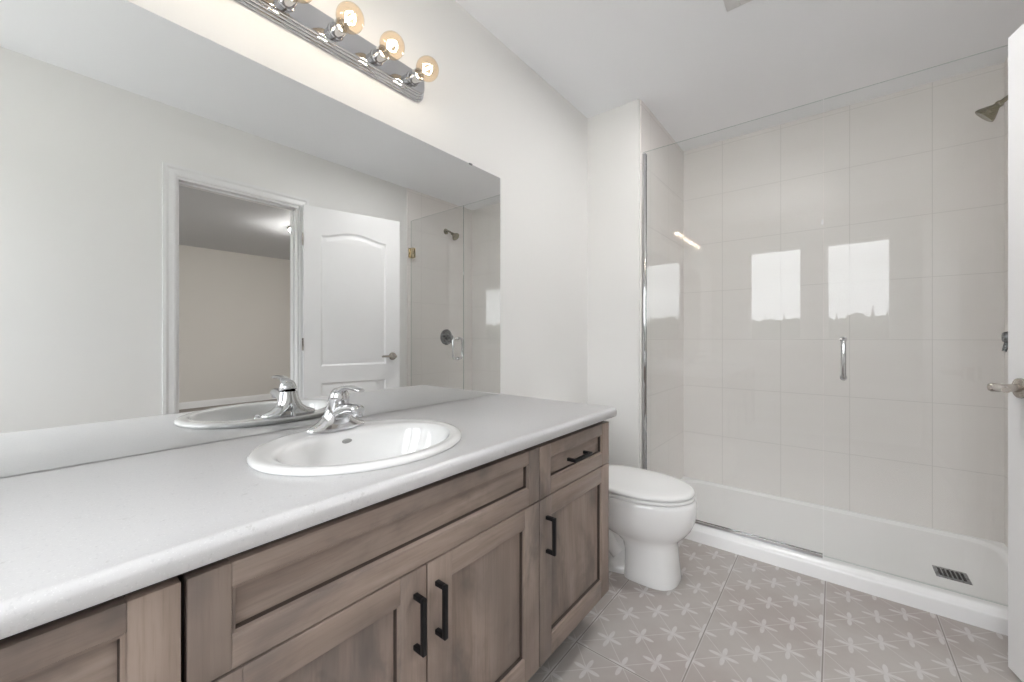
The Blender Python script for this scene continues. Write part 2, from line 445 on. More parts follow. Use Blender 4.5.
# doorway: jambs, casing on the bathroom side, strike plate
b = nb(); j = 0.018
box(b, W, W + 0.12, DO0, DO0 + j, 0, DOH - j); box(b, W, W + 0.12, DO1 - j, DO1, 0, DOH - j); box(b, W, W + 0.12, DO0, DO1, DOH - j, DOH)
box(b, W + 0.045, W + 0.08, DO0 + j, DO0 + j + 0.011, 0, DOH - j); box(b, W + 0.045, W + 0.08, DO1 - j - 0.011, DO1 - j, 0, DOH - j)
box(b, W + 0.045, W + 0.08, DO0 + j, DO1 - j, DOH - j - 0.011, DOH - j)
jamb = struct('trim_1', b, 'trim')
b = nb(); box(b, W + 0.012, W + 0.04, DO0 + j, DO0 + j + 0.002, 0.88, 0.95, 0.0008); struct('strike_plate', b, 'nickel', jamb)
def casing(name, xw, sgn):
    b = nb(); c = 0.062
    prof = [(0.0, 0.011), (0.012, 0.014), (0.035, 0.013), (0.047, 0.018), (0.062, 0.018)]     # across, thickness
    def path(off): return [(DO0 - off + 0.004, 0.0), (DO0 - off + 0.004, DOH + off - 0.004), (DO1 + off - 0.004, DOH + off - 0.004), (DO1 + off - 0.004, 0.0)]
    rings = []
    front = [[(xw + sgn * t, y, z) for y, z in path(o)] for o, t in prof]
    rows = [[(xw, y, z) for y, z in path(0)]] + front + [[(xw, y, z) for y, z in path(0.062)]]
    vr = [[b.verts.new(p) for p in r] for r in rows]
    for a, c2 in zip(vr[:-1], vr[1:]):
        for i in range(3): b.faces.new((a[i], a[i + 1], c2[i + 1], c2[i]))
    return struct(name, b, 'trim')
casing('trim_2', W, -1)
casing('trim_3', W + 0.12, 1)

# ------------------------------------------------------------------ the open bathroom door (swung back beside the shower)
HX, HY, FX, FY = 1.811, 1.303, 1.636, 2.002
dw = math.hypot(FX - HX, FY - HY); dang = math.atan2(-(FX - HX), FY - HY)
door = bpy.data.objects.new('door_1', None); C.objects.link(door); door.location = (HX, HY, 0.0); door.rotation_euler = (0, 0, dang)
door['kind'] = 'structure'
def inset(poly, d):
    n = len(poly); res = []
    for i in range(n):
        p0, p1, p2 = Vector(poly[i - 1]), Vector(poly[i]), Vector(poly[(i + 1) % n])
        e1, e2 = (p1 - p0).normalized(), (p2 - p1).normalized()
        n1, n2 = Vector((-e1.y, e1.x)), Vector((-e2.y, e2.x))
        m = (n1 + n2); m = m / max(0.3, m.dot(n1)) if m.length else n1
        res.append(tuple(p1 + m * d))
    return res
def panel_outline(y0, y1, z0, z1, arch):
    p = [(y0, z0), (y1, z0), (y1, z1)]
    if arch:
        for i in range(1, 14):
            t = i / 14; s = 0.5 - 0.5 * math.cos(2 * PI * t)
            p.append((y1 + (y0 - y1) * t, z1 + arch * s ** 0.8))
    p.append((y0, z1)); return p
def door_face(bm, x, sgn, w, z0, z1, panels):
    """a moulded door skin at plane x, grooves cut towards sgn"""
    edges = []
    def loop(poly, xx):
        vs = [bm.verts.new((xx, y, z)) for y, z in poly]
        es = [bm.edges.new((vs[i], vs[(i + 1) % len(vs)])) for i in range(len(vs))]
        return vs, es
    ov, oe = loop([(0, z0), (w, z0), (w, z1), (0, z1)], x); edges += oe
    for poly in panels:
        prev, pe = loop(poly, x); edges += pe
        for d, dep in ((0.006, 0.005), (0.014, 0.009), (0.022, 0.009), (0.040, 0.003), (0.046, 0.002)):
            cur = [bm.verts.new((x + sgn * dep, y, z)) for y, z in inset(poly, d)]
            for i in range(len(cur)):
                k = (i + 1) % len(cur); bm.faces.new((prev[i], prev[k], cur[k], cur[i]))
            prev = cur
        bm.faces.new(prev)
    bmesh.ops.triangle_fill(bm, edges=edges, use_beauty=True, use_dissolve=False)
    return ov
DZ0, DZ1, DT = 0.012, 2.035, 0.035
pans = [panel_outline(0.115, dw - 0.115, 0.24, 0.73, 0), panel_outline(0.115, dw - 0.115, 0.855, 1.83, 0.045)]
b = nb()
fv = door_face(b, 0.0, 1, dw, DZ0, DZ1, pans); bv = door_face(b, DT, -1, dw, DZ0, DZ1, pans)
for i in range(4):
    k = (i + 1) % 4; b.faces.new((fv[i], fv[k], bv[k], bv[i]))
obj('door_leaf', b, 'doorp', door, True, 25)
def lever(face_x, s):
    b = nb(); z, y = 0.915, dw - 0.062
    lathe(b, (face_x, y, z), (s, 0, 0), [(0, 0.030), (0.004, 0.0315), (0.009, 0.030), (0.012, 0.024), (0.013, 0.013), (0.045, 0.0115), (0.048, 0.0135), (0.068, 0.0135), (0.073, 0.010)], 28)
    pts = bez((face_x + s * 0.059, y + 0.007, z), (face_x + s * 0.064, y - 0.03, z + 0.002), (face_x + s * 0.076, y - 0.075, z + 0.005), (face_x + s * 0.090, y - 0.112, z + 0.003), 14)
    tube(b, pts, [0.0135] * 3 + [0.013 - 0.0003 * i for i in range(12)], 14, squash=0.8)
    return obj('door_handle', b, 'nickel', door, label='satin nickel lever handle with round rose')
lever(0.0, -1)
b = nb(); lathe(b, (DT, dw - 0.062, 0.915), (1, 0, 0), [(0, 0.030), (0.008, 0.030), (0.011, 0.022)], 24); obj('door_rose', b, 'nickel', door)
b = nb(); box(b, 0.006, DT - 0.006, dw, dw + 0.0015, 0.885, 0.945, 0.0006); obj('latch_plate', b, 'nickel', door)
for z in (1.785, 1.02, 0.25):
    b = nb(); lathe(b, (-0.004, -0.006, z - 0.045), (0, 0, 1), [(0, 0.005), (0.0295, 0.005), (0.03, 0.0042), (0.031, 0.005), (0.0595, 0.005), (0.06, 0.0042), (0.061, 0.005), (0.09, 0.005)], 12)
    box(b, -0.001, 0.028, -0.002, 0.0, z - 0.045, z + 0.045); obj('hinge', b, 'nickel', door)

# ------------------------------------------------------------------ outdoors, seen only as reflections of the windows
b = nb(); box(b, -160, 160, -260, Y0 - 0.6, -3.6, -3.4); struct('bounce_ground', b, 'bounce_ground')
b = nb()
rnd = random.Random(3)
for i in range(150):                                   # rounded broadleaf crowns in front of conifers
    x = -110 + 220 * i / 149 + rnd.uniform(-.6, .6); y = -100 + rnd.uniform(-4, 4); r = rnd.uniform(1.8, 2.8)
    h = 9.0 + 0.6 * math.sin(x * 0.07) + rnd.uniform(-.7, .25)
    lathe(b, (x, y, -3.4), (0, 0, 1), [(0, .3), (1.2, .35), (1.4, r * .8), (h * .4, r * 1.1), (h * .7, r), (h * .87, r * .68), (h * .96, r * .36), (h, .05)], 8)
for i in range(110):
    x = -110 + 220 * i / 109 + rnd.uniform(-.8, .8); y = -107 + rnd.uniform(-3, 3); h = 9.9 + 0.7 * math.sin(x * 0.07) + rnd.uniform(-.6, .9)
    r = rnd.uniform(1.2, 1.9); prof = [(0, 0.2), (0.4, 0.22), (0.5, r)]
    for q in range(1, 5):
        t = q / 4
        prof += [(0.5 + (h - 0.5) * (t - 0.06), r * (1 - t) * 0.75 + 0.12), (0.5 + (h - 0.5) * t, r * (1 - t) * (1.05 if q < 4 else 0) + 0.03)]
    lathe(b, (x, y, -3.4), (0, 0, 1), prof, 7)
tr = obj('treeline', b, 'trees', None, True, 60); tr['kind'] = 'stuff'
tag(tr, 'dark line of distant trees reflected below the sky in the shower glass', 'trees')

# ------------------------------------------------------------------ portals that only help the sky's daylight find the windows
def portal(x0, x1, y, z0, z1):
    l = bpy.data.lights.new('window_daylight_portal', 'AREA'); l.shape = 'RECTANGLE'; l.size = x1 - x0; l.size_y = z1 - z0
    l.cycles.is_portal = True
    o = bpy.data.objects.new('window_daylight_portal', l); C.objects.link(o)
    o.location = ((x0 + x1) / 2, y - 0.11, (z0 + z1) / 2); o.rotation_euler = (PI / 2, 0, 0)
for x0, x1 in WINS: portal(x0, x1, Y0, WZ0, WZ1)
portal(3.2, 4.9, BY0, 0.9, 2.1)

# ================================================================== VANITY
CX, FR = 0.555, 0.020                                  # face plane of the doors, door thickness
def shaker(bm, y0, y1, z0, z1, sw, rw, rw_top=None, mid=0.0135):
    """shaker front at x = CX: upright stiles (mat 0), level rails (mat 1), recessed panel"""
    rt = rw_top or rw
    xb = CX - FR
    box(bm, xb, CX, y0, y0 + sw, z0, z1, 0.0015, 0); box(bm, xb, CX, y1 - sw, y1, z0, z1, 0.0015, 0)
    box(bm, xb, CX, y0 + sw, y1 - sw, z0, z0 + rw, 0.0012, 1); box(bm, xb, CX, y0 + sw, y1 - sw, z1 - rt, z1, 0.0012, 1)
    a0, a1, c0, c1 = y0 + sw, y1 - sw, z0 + rw, z1 - rt
    lv = [(0.0, 0.0008), (0.0015, 0.0035), (0.0055, 0.0048), (0.0068, mid)]
    rows = [[(CX - d, a0 + o, c0 + o), (CX - d, a1 - o, c0 + o), (CX - d, a1 - o, c1 - o), (CX - d, a0 + o, c1 - o)] for o, d in lv]
    vr = [[bm.verts.new(p) for p in r] for r in rows]
    for p, q in zip(vr[:-1], vr[1:]):
        for i in range(4):
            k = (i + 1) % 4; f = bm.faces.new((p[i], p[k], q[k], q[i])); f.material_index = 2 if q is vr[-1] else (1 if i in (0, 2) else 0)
    wide = (a1 - a0) > 1.4 * (c1 - c0)
    f = bm.faces.new(vr[-1]); f.material_index = 1 if wide else 0
def pull(parent, y, z, horizontal=False, L=0.116):
    b = nb(); s = 0.0048; out = 0.031; h = L / 2
    if horizontal:
        box(b, CX + out - 0.009, CX + out, y - h, y + h, z - s, z + s, 0.0008)
        for q in (-1, 1): box(b, CX + 0.0003, CX + out - 0.0085, y + q * (h - s) - s, y + q * (h - s) + s, z - s, z + s, 0.0006)
    else:
        box(b, CX + out - 0.009, CX + out, y - s, y + s, z - h, z + h, 0.0008)
        for q in (-1, 1): box(b, CX + 0.0003, CX + out - 0.0085, y - s, y + s, z + q * (h - s) - s, z + q * (h - s) + s, 0.0006)
    return obj('handle', b, 'black', parent, label='matt black bar pull')
ZB, ZT, ZD = 0.140, 0.7620, 0.612
def carcass(t, y0, y1):
    b = nb(); xf = CX - FR - 0.001; th = 0.016
    box(b, 0.004, xf, y0, y0 + th, ZB, 0.7770); box(b, 0.004, xf, y1 - th, y1, ZB, 0.7770)
    box(b, 0.004, xf, y0 + th, y1 - th, ZB, ZB + th); box(b, 0.004, 0.012, y0 + th, y1 - th, ZB + th, 0.7770)
    box(b, xf - 0.02, xf, y0 + th, y1 - th, 0.735, 0.7770, 0, 1); box(b, xf - 0.02, xf, y0 + th, y1 - th, ZD - 0.02, ZD + 0.02, 0, 1)
    bmesh.ops.recalc_face_normals(b, faces=b.faces[:])
    for f in b.faces: f.material_index = 1 if f.normal.x > 0.9 or abs(f.calc_center_median().x - xf) < 0.021 else 0  # wooden front edges blackened to paint the shadow seen in the gaps
    obj('carcass', b, ['wv', 'kick_gap_shade'], t, False)
    b = nb(); box(b, 0.004, 0.455, y0 + 0.002, y1 - 0.002, 0.0, ZB, 0.001); obj('toe_kick', b, 'kick_gap_shade', t, False)
g = 0.0019
# unit with one drawer over one door, beside the toilet
t = thing('vanity_cabinet', 'narrow brown wooden vanity unit with drawer over door, beside the toilet', 'cabinet', (0.27, 1.146, 0))
carcass(t, 0.9235, 1.367)
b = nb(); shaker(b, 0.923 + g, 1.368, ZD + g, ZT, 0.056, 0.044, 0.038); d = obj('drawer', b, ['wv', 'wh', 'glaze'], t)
pull(d, 1.125, 0.693, True, 0.110)
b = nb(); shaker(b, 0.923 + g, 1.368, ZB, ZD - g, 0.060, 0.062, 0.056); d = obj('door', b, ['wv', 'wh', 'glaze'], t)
pull(d, 0.958, 0.505, False, 0.106)
# sink unit: false front over a pair of doors
t = thing('vanity_cabinet', 'wide brown wooden vanity unit under the sink with false front over two doors', 'cabinet', (0.27, 0.529, 0))
carcass(t, 0.1365, 0.9225)
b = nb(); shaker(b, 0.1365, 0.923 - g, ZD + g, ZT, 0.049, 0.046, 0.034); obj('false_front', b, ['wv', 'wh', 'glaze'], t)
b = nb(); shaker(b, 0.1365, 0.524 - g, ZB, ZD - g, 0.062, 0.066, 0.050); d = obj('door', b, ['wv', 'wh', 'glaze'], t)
pull(d, 0.494, 0.511, False, 0.110)
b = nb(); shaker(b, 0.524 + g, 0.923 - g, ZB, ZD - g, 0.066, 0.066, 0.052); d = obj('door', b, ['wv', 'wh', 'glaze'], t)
pull(d, 0.549, 0.511, False, 0.110)
# the unit nearest the camera
t = thing('vanity_cabinet', 'narrow brown wooden vanity unit across the dark gap, cut off by the photo corner', 'cabinet', (0.27, -0.09, 0))
carcass(t, -0.315, 0.1305)
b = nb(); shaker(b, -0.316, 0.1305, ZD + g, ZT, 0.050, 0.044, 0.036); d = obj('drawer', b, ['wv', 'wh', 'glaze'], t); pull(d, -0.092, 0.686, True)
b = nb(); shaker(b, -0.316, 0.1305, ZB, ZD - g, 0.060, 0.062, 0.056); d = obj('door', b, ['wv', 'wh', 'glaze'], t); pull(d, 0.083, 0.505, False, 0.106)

# countertop with a rounded front edge and an oval cut-out for the sink
SX, SY = 0.312, 0.535
def counter():
    b = nb()
    y0, y1, xf, zt, zb = -0.335, 1.393, 0.576, 0.813, 0.7775
    pr = [(0.0015, zb)]
    pr += [(xf - 0.010, zb), (xf - 0.003, zb + 0.003), (xf, zb + 0.010)]
    R = 0.016
    for i in range(0, 9):
        a = i / 8 * PI / 2; pr.append((xf - R + R * math.cos(a), zt - R + R * math.sin(a)))
    pr.append((0.0015, zt))
    loft(b, [[(x, y, z) for x, z in pr] for y in (y0, y1 - 0.004)] + [[(x - (0.003 if x > 0.3 else 0), y1, z + (0.003 if z < 0.79 else -0.003)) for x, z in pr]])
    o = obj('countertop', b, 'counter', None, True, 40)
    c = nb(); loft(c, [ell(SX, SY, 0.226, 0.188, z, 72) for z in (0.70, 0.90)])
    k = obj('cutter', c, 'counter', None, False)
    md = o.modifiers.new('hole', 'BOOLEAN'); md.operation = 'DIFFERENCE'; md.object = k; md.solver = 'EXACT'
    dg = bpy.context.evaluated_depsgraph_get(); me = bpy.data.meshes.new_from_object(o.evaluated_get(dg))
    o.modifiers.clear(); old = o.data; o.data = me; bpy.data.meshes.remove(old); me.name = 'countertop'
    kd = k.data; bpy.data.objects.remove(k); bpy.data.meshes.remove(kd)
    return o
tag(counter(), 'long speckled white vanity countertop with rounded front edge around the sink', 'countertop')

# drop-in oval sink
t = thing('bathroom_sink', 'oval white porcelain drop-in sink set in the countertop', 'sink', (SX, SY, 0.813))
b = nb()
R = [(SX, .2445, .2095, .8135), (SX, .2470, .2120, .8165), (SX, .2470, .2120, .8195), (SX, .2450, .2100, .8235), (SX, .2400, .2050, .8262), (SX + .001, .2330, .1985, .8270),
     (SX + .004, .2250, .1890, .8262), (SX + .012, .2170, .1740, .8250), (SX + .018, .2125, .1650, .8252), (SX + .022, .2080, .1570, .8240), (SX + .025, .2030, .1490, .8195), (SX + .026, .1985, .1440, .8100),
     (SX + .026, .1930, .1390, .7920), (SX + .024, .1800, .1300, .7550), (SX + .020, .1550, .1140, .7200), (SX + .016, .1150, .0880, .6980), (SX + .012, .0600, .0500, .6890), (SX + .010, .0240, .0240, .6870)]
rings = [ell(c, SY, a, bb, z, 72) for c, a, bb, z in R]
loft(b, rings, False, False)
under = [ell(c, SY, a + .007, bb + .007, z - .004, 72) for c, a, bb, z in R[11:]]
under = [ell(SX, SY, .222, .184, .8135, 72)] + [ell(SX + .004, SY, .219, .180, .808, 72)] + under[1:]
loft(b, under, False, True)
obj('basin', b, 'sinkp', t, True, 60)
b = nb(); lathe(b, (SX + .010, SY, .6865), (0, 0, 1), [(0, .0235), (.002, .0245), (.0035, .0215), (.003, .017), (.002, .016), (.0055, .014), (.006, .0)], 28); obj('drain', b, 'chrome', t)
b = nb(); lathe(b, (SX + .157, SY + .02, .775), (-1, 0, .35), [(-.002, .010), (.0025, .0115), (.004, .0095), (.003, .007), (-.001, .0065)], 20); obj('overflow_ring', b, 'chrome', t)
b = nb()
ex = SX + .026 - .1405
loft(b, [[(ex + dx + (0.0012 * (z - .797) / .01), SY + .012 + .0135 * math.cos(q * PI / 12) * s, z) for q, z in [(q, .798 + .0060 * math.sin(q * PI / 12) * s) for q in range(24)]] for dx, s in ((-.002, 1), (.0022, 1), (.0028, .85))])
obj('maker_mark', b, 'grey', t, label='small grey printed oval on the basin')

# single lever faucet on the sink's back ledge
FXX, FYY, FZ = 0.158, 0.540, 0.8255
t = thing('faucet', 'chrome single lever faucet on the back ledge of the sink', 'faucet', (FXX, FYY, FZ))
b = nb()
rr = [(0, .078, .0265, 2.3, 0), (.005, .080, .028, 2.3, 0), (.010, .079, .0275, 2.3, 0), (.015, .070, .026, 2.2, 0), (.022, .053, .0265, 2.1, 0), (.032, .040, .0275, 2, 0.001), (.045, .0325, .0275, 2, .002), (.058, .0285, .0265, 2, .005), (.070, .0265, .0258, 2, .008), (.076, .0260, .0255, 2, .0095)]
loft(b, [ell(FXX + dx, FYY, a, bb, FZ + z, 48, p) for z, a, bb, p, dx in rr])
obj('body', b, 'chrome', t, True, 50)
b = nb()
pts = bez((FXX + .004, FYY, FZ + .040), (FXX + .05, FYY, FZ + .058), (FXX + .085, FYY, FZ + .070), (FXX + .118, FYY, FZ + .062), 14)
tube(b, pts, [.024, .0235, .023, .0222, .0212, .0202, .0192, .0184, .0178, .0174, .017, .0168, .0164, .0150, .0115], 20, squash=0.82)
lathe(b, (FXX + .106, FYY, FZ + .062), (0.12, 0, -1), [(0, .0115), (.012, .0115), (.016, .0105), (.016, .008), (.010, .0075)], 20)
obj('spout', b, 'chrome', t, True, 50)
b = nb()
lathe(b, (FXX + .010, FYY, FZ + .0775), (0.28, 0, 1), [(0, .0250), (.002, .0262), (.012, .0250), (.022, .0225), (.030, .0170), (.034, .009), (.035, 0)], 32)
pts = bez((FXX + .012, FYY, FZ + .098), (FXX + .035, FYY, FZ + .119), (FXX + .075, FYY, FZ + .120), (FXX + .124, FYY, FZ + .113), 14)
tube(b, pts, [.018, .0178, .0172, .0162, .015, .0138, .0128, .012, .0118, .0116, .0115, .0115, .0115, .0108, .008], 18, squash=0.5)
obj('lever', b, 'chrome', t, True, 50)
b = nb(); lathe(b, (FXX - .034, FYY, FZ - .001), (-.06, 0, 1), [(0, .006), (.003, .0065), (.005, .0026), (.030, .0026), (.031, .005), (.036, .0062), (.042, .005), (.044, 0)], 14)
obj('pop_up_knob', b, 'chrome', t)

# ------------------------------------------------------------------ mirror, held by clips
t = thing('wall_mirror', 'large frameless wall mirror resting above the countertop', 'mirror', (0.003, 0.53, 0.8145))
b = nb(); y0, y1, z0, z1 = -0.334, 1.392, 0.8145, 1.802
box(b, 0.0015, 0.0080, y0, y1, z0, z1, 0, 1)
b.faces.ensure_lookup_table(); bmesh.ops.recalc_face_normals(b, faces=b.faces[:])
for f in b.faces:
    if f.normal.x > 0.9: f.material_index = 0
obj('mirror_glass', b, ['mirror', 'medge'], t, False)
for y in (1.20, -0.14):
    b = nb(); box(b, 0.0015, 0.0105, y - .008, y + .008, z1 + 0.0003, z1 + .003, .0006); box(b, 0.0083, 0.0105, y - .008, y + .008, z1 - .003, z1 + .001, .0005); obj('mirror_clip', b, 'steel', t)

# ------------------------------------------------------------------ six-bulb light bar
LZ, LY0, LY1 = 1.990, 0.108, 0.952
t = thing('vanity_light', 'chrome light bar with six clear globe bulbs above the mirror', 'lamp', (WX, 0.53, LZ))
b = nb()
def bar_ring(x, hz, ins):
    pts = []; rc = hz * 0.72; y0, y1 = LY0 + ins, LY1 - ins
    for (cy_, cz, a0) in ((y1 - rc, LZ + hz - rc, 0), (y0 + rc, LZ + hz - rc, 90), (y0 + rc, LZ - hz + rc, 180), (y1 - rc, LZ - hz + rc, 270)):
        for k in range(7):
            a = math.radians(a0 + 15 * k); pts.append((x, cy_ + rc * math.cos(a), cz + rc * math.sin(a)))
    return pts
steps = [(WX, .052, 0), (0.008, .052, 0), (0.0105, .050, .002), (0.011, .0475, .0045), (0.016, .0470, .005), (0.0185, .0450, .007), (0.019, .0425, .0095), (0.024, .0420, .010), (0.0265, .0400, .012), (0.027, .0372, .0148), (0.0325, .0365, .0155), (0.035, .0335, .0185), (0.0352, .0318, .0202)]
loft(b, [bar_ring(x, hz, i) for x, hz, i in steps])
obj('back_plate', b, 'plate', t, True, 30)
BY = [0.180 + 0.1402 * i for i in range(6)]
for y in BY:
    b = nb(); lathe(b, (0.0354, y, LZ), (1, 0, 0), [(0, .0245), (.003, .0245), (.005, .0215), (.037, .0210), (.039, .0205), (.040, .018)], 24); obj('socket', b, 'socket', t)
    b = nb(); prof = [(0, .0125), (.006, .0135)]
    for k in range(0, 23):
        prof.append((.0450 - .0385 * math.cos(math.radians(22 + k * 158 / 22)), max(.0002, .0385 * math.sin(math.radians(22 + k * 158 / 22)))))
    prof[2] = (prof[2][0], max(prof[2][1], .0145))
    lathe(b, (0.0725, y, LZ), (1, 0, 0), prof, 28)
    bulb = obj('bulb', b, 'globe', t, True, 80, label='clear globe bulb with a glowing filament')
    b = nb(); lathe(b, (0.073, y, LZ), (1, 0, 0), [(0, .006), (.016, .0045), (.024, .0015)], 10); obj('filament_stem', b, 'chrome', bulb)
    b = nb()
    for k in range(4):
        a = PI / 4 + k * PI / 2; c, s = math.cos(a), math.sin(a)
        tube(b, [(0.098, y + .005 * c, LZ + .005 * s), (0.106, y + .0125 * c, LZ + .0125 * s), (0.116, y + .0165 * c, LZ + .0165 * s), (0.127, y + .0125 * c, LZ + .0125 * s), (0.136, y + .006 * c, LZ + .006 * s)], .0007, 6)
    obj('filament', b, 'fil', bulb, True, 60)

# ================================================================== TOILET
TY = 1.81
t = thing('toilet', 'white porcelain toilet between the vanity and the glass shower', 'toilet', (0.40, TY, 0))
def egg(xb, xf, hw, z, n=56, p=2.0, flat=0.0):
    """egg-shaped ring from xb (back) to xf (front); widest behind the middle"""
    cxm = xb + (xf - xb) * 0.46; r = []
    for i in range(n):
        q = 2 * PI * i / n; c, s = math.cos(q), math.sin(q)
        L = (xf - cxm) if c > 0 else (cxm - xb)
        pp = p if c > 0 else p + flat
        r.append((cxm + L * math.copysign(abs(c) ** (2 / pp), c), TY + hw * math.copysign(abs(s) ** (2 / pp), s), z))
    return r
b = nb()
S = [(.455, .676, .113, 0.0, 2.7), (.455, .677, .114, .006, 2.7), (.457, .674, .112, .030, 2.6), (.458, .669, .109, .08, 2.5), (.457, .666, .107, .125, 2.4), (.448, .665, .107, .155, 2.35), (.42, .669, .111, .176, 2.3),
     (.37, .682, .124, .194, 2.2), (.31, .704, .145, .214, 2.15), (.265, .723, .163, .240, 2.1), (.24, .735, .173, .268, 2.1), (.225, .742, .178, .300, 2.1), (.22, .745, .180, .330, 2.1), (.22, .743, .179, .352, 2.1), (.222, .738, .176, .363, 2.1), (.228, .730, .170, .369, 2.1)]
loft(b, [egg(a, f, w, z, 64, p, 2.6 if z < .16 else max(0.8, 2.6 - (z - .16) * 22)) for a, f, w, z, p in S])
obj('bowl', b, 'porc', t, True, 60)
b = nb()   # rear foot with the trapway
loft(b, [egg(.06, .50, w, z, 48, 3.2, 1.0) for w, z in ((.111, 0), (.112, .012), (.109, .024), (.094, .034), (.072, .046), (.066, .14), (.070, .22), (.092, .28), (.112, .315), (.116, .366))])
for s in (-1, 1):
    pts = bez((.12, TY + s * .056, .04), (.15, TY + s * .062, .24), (.27, TY + s * .064, .30), (.345, TY + s * .062, .19), 14) + bez((.345, TY + s * .062, .19), (.375, TY + s * .060, .13), (.385, TY + s * .058, .10), (.42, TY + s * .056, .07), 8)[1:]
    tube(b, pts, .032, 16)
obj('trapway_base', b, 'porc', t, True, 60)
def seat_ring(ins, z): return egg(.245 + ins, .737 - ins, .183 - ins, z, 56, 2.12, 0.6)
b = nb(); loft(b, [seat_ring(i, z) for i, z in ((.006, .3705), (.001, .373), (0, .377), (0, .382), (.003, .3855), (.008, .387))]); obj('seat', b, 'seat', t, True, 50)
b = nb(); loft(b, [seat_ring(i, z) for i, z in ((.008, .3885), (.003, .3905), (.001, .395), (.002, .401), (.006, .4055), (.014, .409), (.03, .411), (.06, .412), (.10, .4125))]); obj('lid', b, 'seat', t, True, 50)
for s in (-1, 1):
    b = nb(); lathe(b, (.243, TY + s * .075 - .018, .380), (0, 1, 0), [(0, .006), (.001, .011), (.035, .011), (.036, .006)], 16); box(b, .232, .254, TY + s * .075 - .018, TY + s * .075 + .018, .3665, .380, .003); obj('seat_hinge', b, 'seat', t)
b = nb(); box(b, .012, .195, TY - .185, TY + .185, .3665, .665, .018, 0, 4); obj('tank', b, 'porc', t, True, 50)
b = nb(); box(b, .006, .203, TY - .193, TY + .193, .6655, .697, .010, 0, 4); obj('tank_lid', b, 'porc', t, True, 50)
b = nb(); lathe(b, (.195, TY - .135, .62), (1, 0, 0), [(0, .012), (.004, .013), (.012, .009), (.018, .009)], 18); tube(b, [(.211, TY - .14, .62), (.214, TY - .10, .617), (.214, TY - .07, .612)], [.007, .006, .005], 10); obj('flush_lever', b, 'chrome', t)

# ================================================================== SHOWER
GY = 2.280
# acrylic base with raised kerb in front
t = thing('shower_tray', 'white acrylic shower base with raised front kerb', 'shower base', ((XS + W) / 2, (YS + YB) / 2, 0))
b = nb()
px0, px1, py0, py1 = XS + 0.0012, W - 0.0092, YS - 0.003, YB - 0.0092
def sstep(u): u = max(0.0, min(1.0, u)); return u * u * (3 - 2 * u)
def pan_z(x, y):
    kin, r = 2.335, 0.09                             # inner foot of the kerb, corner radius
    dx0, dx1, dy0, dy1 = x - px0, px1 - x, y - kin, py1 - y
    m = 0.055
    ax = max(0, m + r - min(dx0, dx1)); ay = max(0, m + r - dy1); 
    if ax > 0 and ay > 0: d = m + r - math.hypot(ax, ay)
    else: d = min(dx0, dx1, dy1)
    lip = 0.048 * (1 - sstep((d - 0.012) / (m - 0.012 + 0.03)))
    kerb = 0
    if y < kin + 0.03:
        kerb = (0.062 + 0.015 * sstep((y - 2.240) / 0.026)) * (1 - sstep((y - 2.312) / (kin + 0.03 - 2.312)))
    flo = 0.026 + 0.010 * min(1, math.hypot((x - 1.60) / 1.2, (y - 2.58) / 0.5))
    return max(flo, lip + 0.0 if lip > flo else flo, kerb)
ys = [py0, py0 + .001, py0 + .002, py0 + .005, py0 + .010, py0 + .015, py0 + .02, py0 + .027, py0 + .034, py0 + .05] + [2.305 + 0.006 * i for i in range(14)]
while ys[-1] < py1 - 0.13: ys.append(ys[-1] + 0.03)
n = 22; last = ys[-1]; ys += [last + (py1 - last) * (i + 1) / n for i in range(n)]
xs = [px0 + 0.14 * i / 22 for i in range(23)] + [px0 + 0.14 + (px1 - px0 - 0.28) * i / 40 for i in range(1, 41)] + [px1 - 0.14 + 0.14 * i / 22 for i in range(1, 23)]
rows = []
for y in ys:
    d = y - py0; drop = 0.010 - math.sqrt(max(0, 0.010 ** 2 - max(0, 0.010 - d) ** 2)) if d < 0.010 else 0
    rows.append([b.verts.new((x, y, pan_z(x, y) - drop)) for x in xs])
for a, c in zip(rows[:-1], rows[1:]):
    for i in range(len(xs) - 1): b.faces.new((a[i], a[i + 1], c[i + 1], c[i]))
ft = [b.verts.new((x, py0, 0.0)) for x in xs]
for i in range(len(xs) - 1): b.faces.new((ft[i], ft[i + 1], rows[0][i + 1], rows[0][i]))
for idx in (0, -1):
    col = [r[idx] for r in rows]; bot = [ft[idx]] + [b.verts.new((xs[idx], y, 0.0)) for y in ys[1:]]
    for i in range(len(ys) - 1): b.faces.new((col[i], col[i + 1], bot[i + 1], bot[i]))
bk = [b.verts.new((x, py1, 0.0)) for x in xs]
for i in range(len(xs) - 1): b.faces.new((rows[-1][i], rows[-1][i + 1], bk[i + 1], bk[i]))
obj('tray', b, 'acryl', t, True, 50)
dx, dy = 1.602, 2.578
b = nb(); z = 0.0268
box(b, dx - .053, dx + .053, dy - .053, dy + .053, z - .004, z + .0035, .0025, 0, 3)
for k in range(6): box(b, dx - .036 + k * .0143 - .0045, dx - .036 + k * .0143 + .0045, dy - .036, dy + .036, z + .0030, z + .0038, 0, 1)
obj('drain', b, ['steel', 'dark'], t, True, 40, label='square grey metal drain grate')

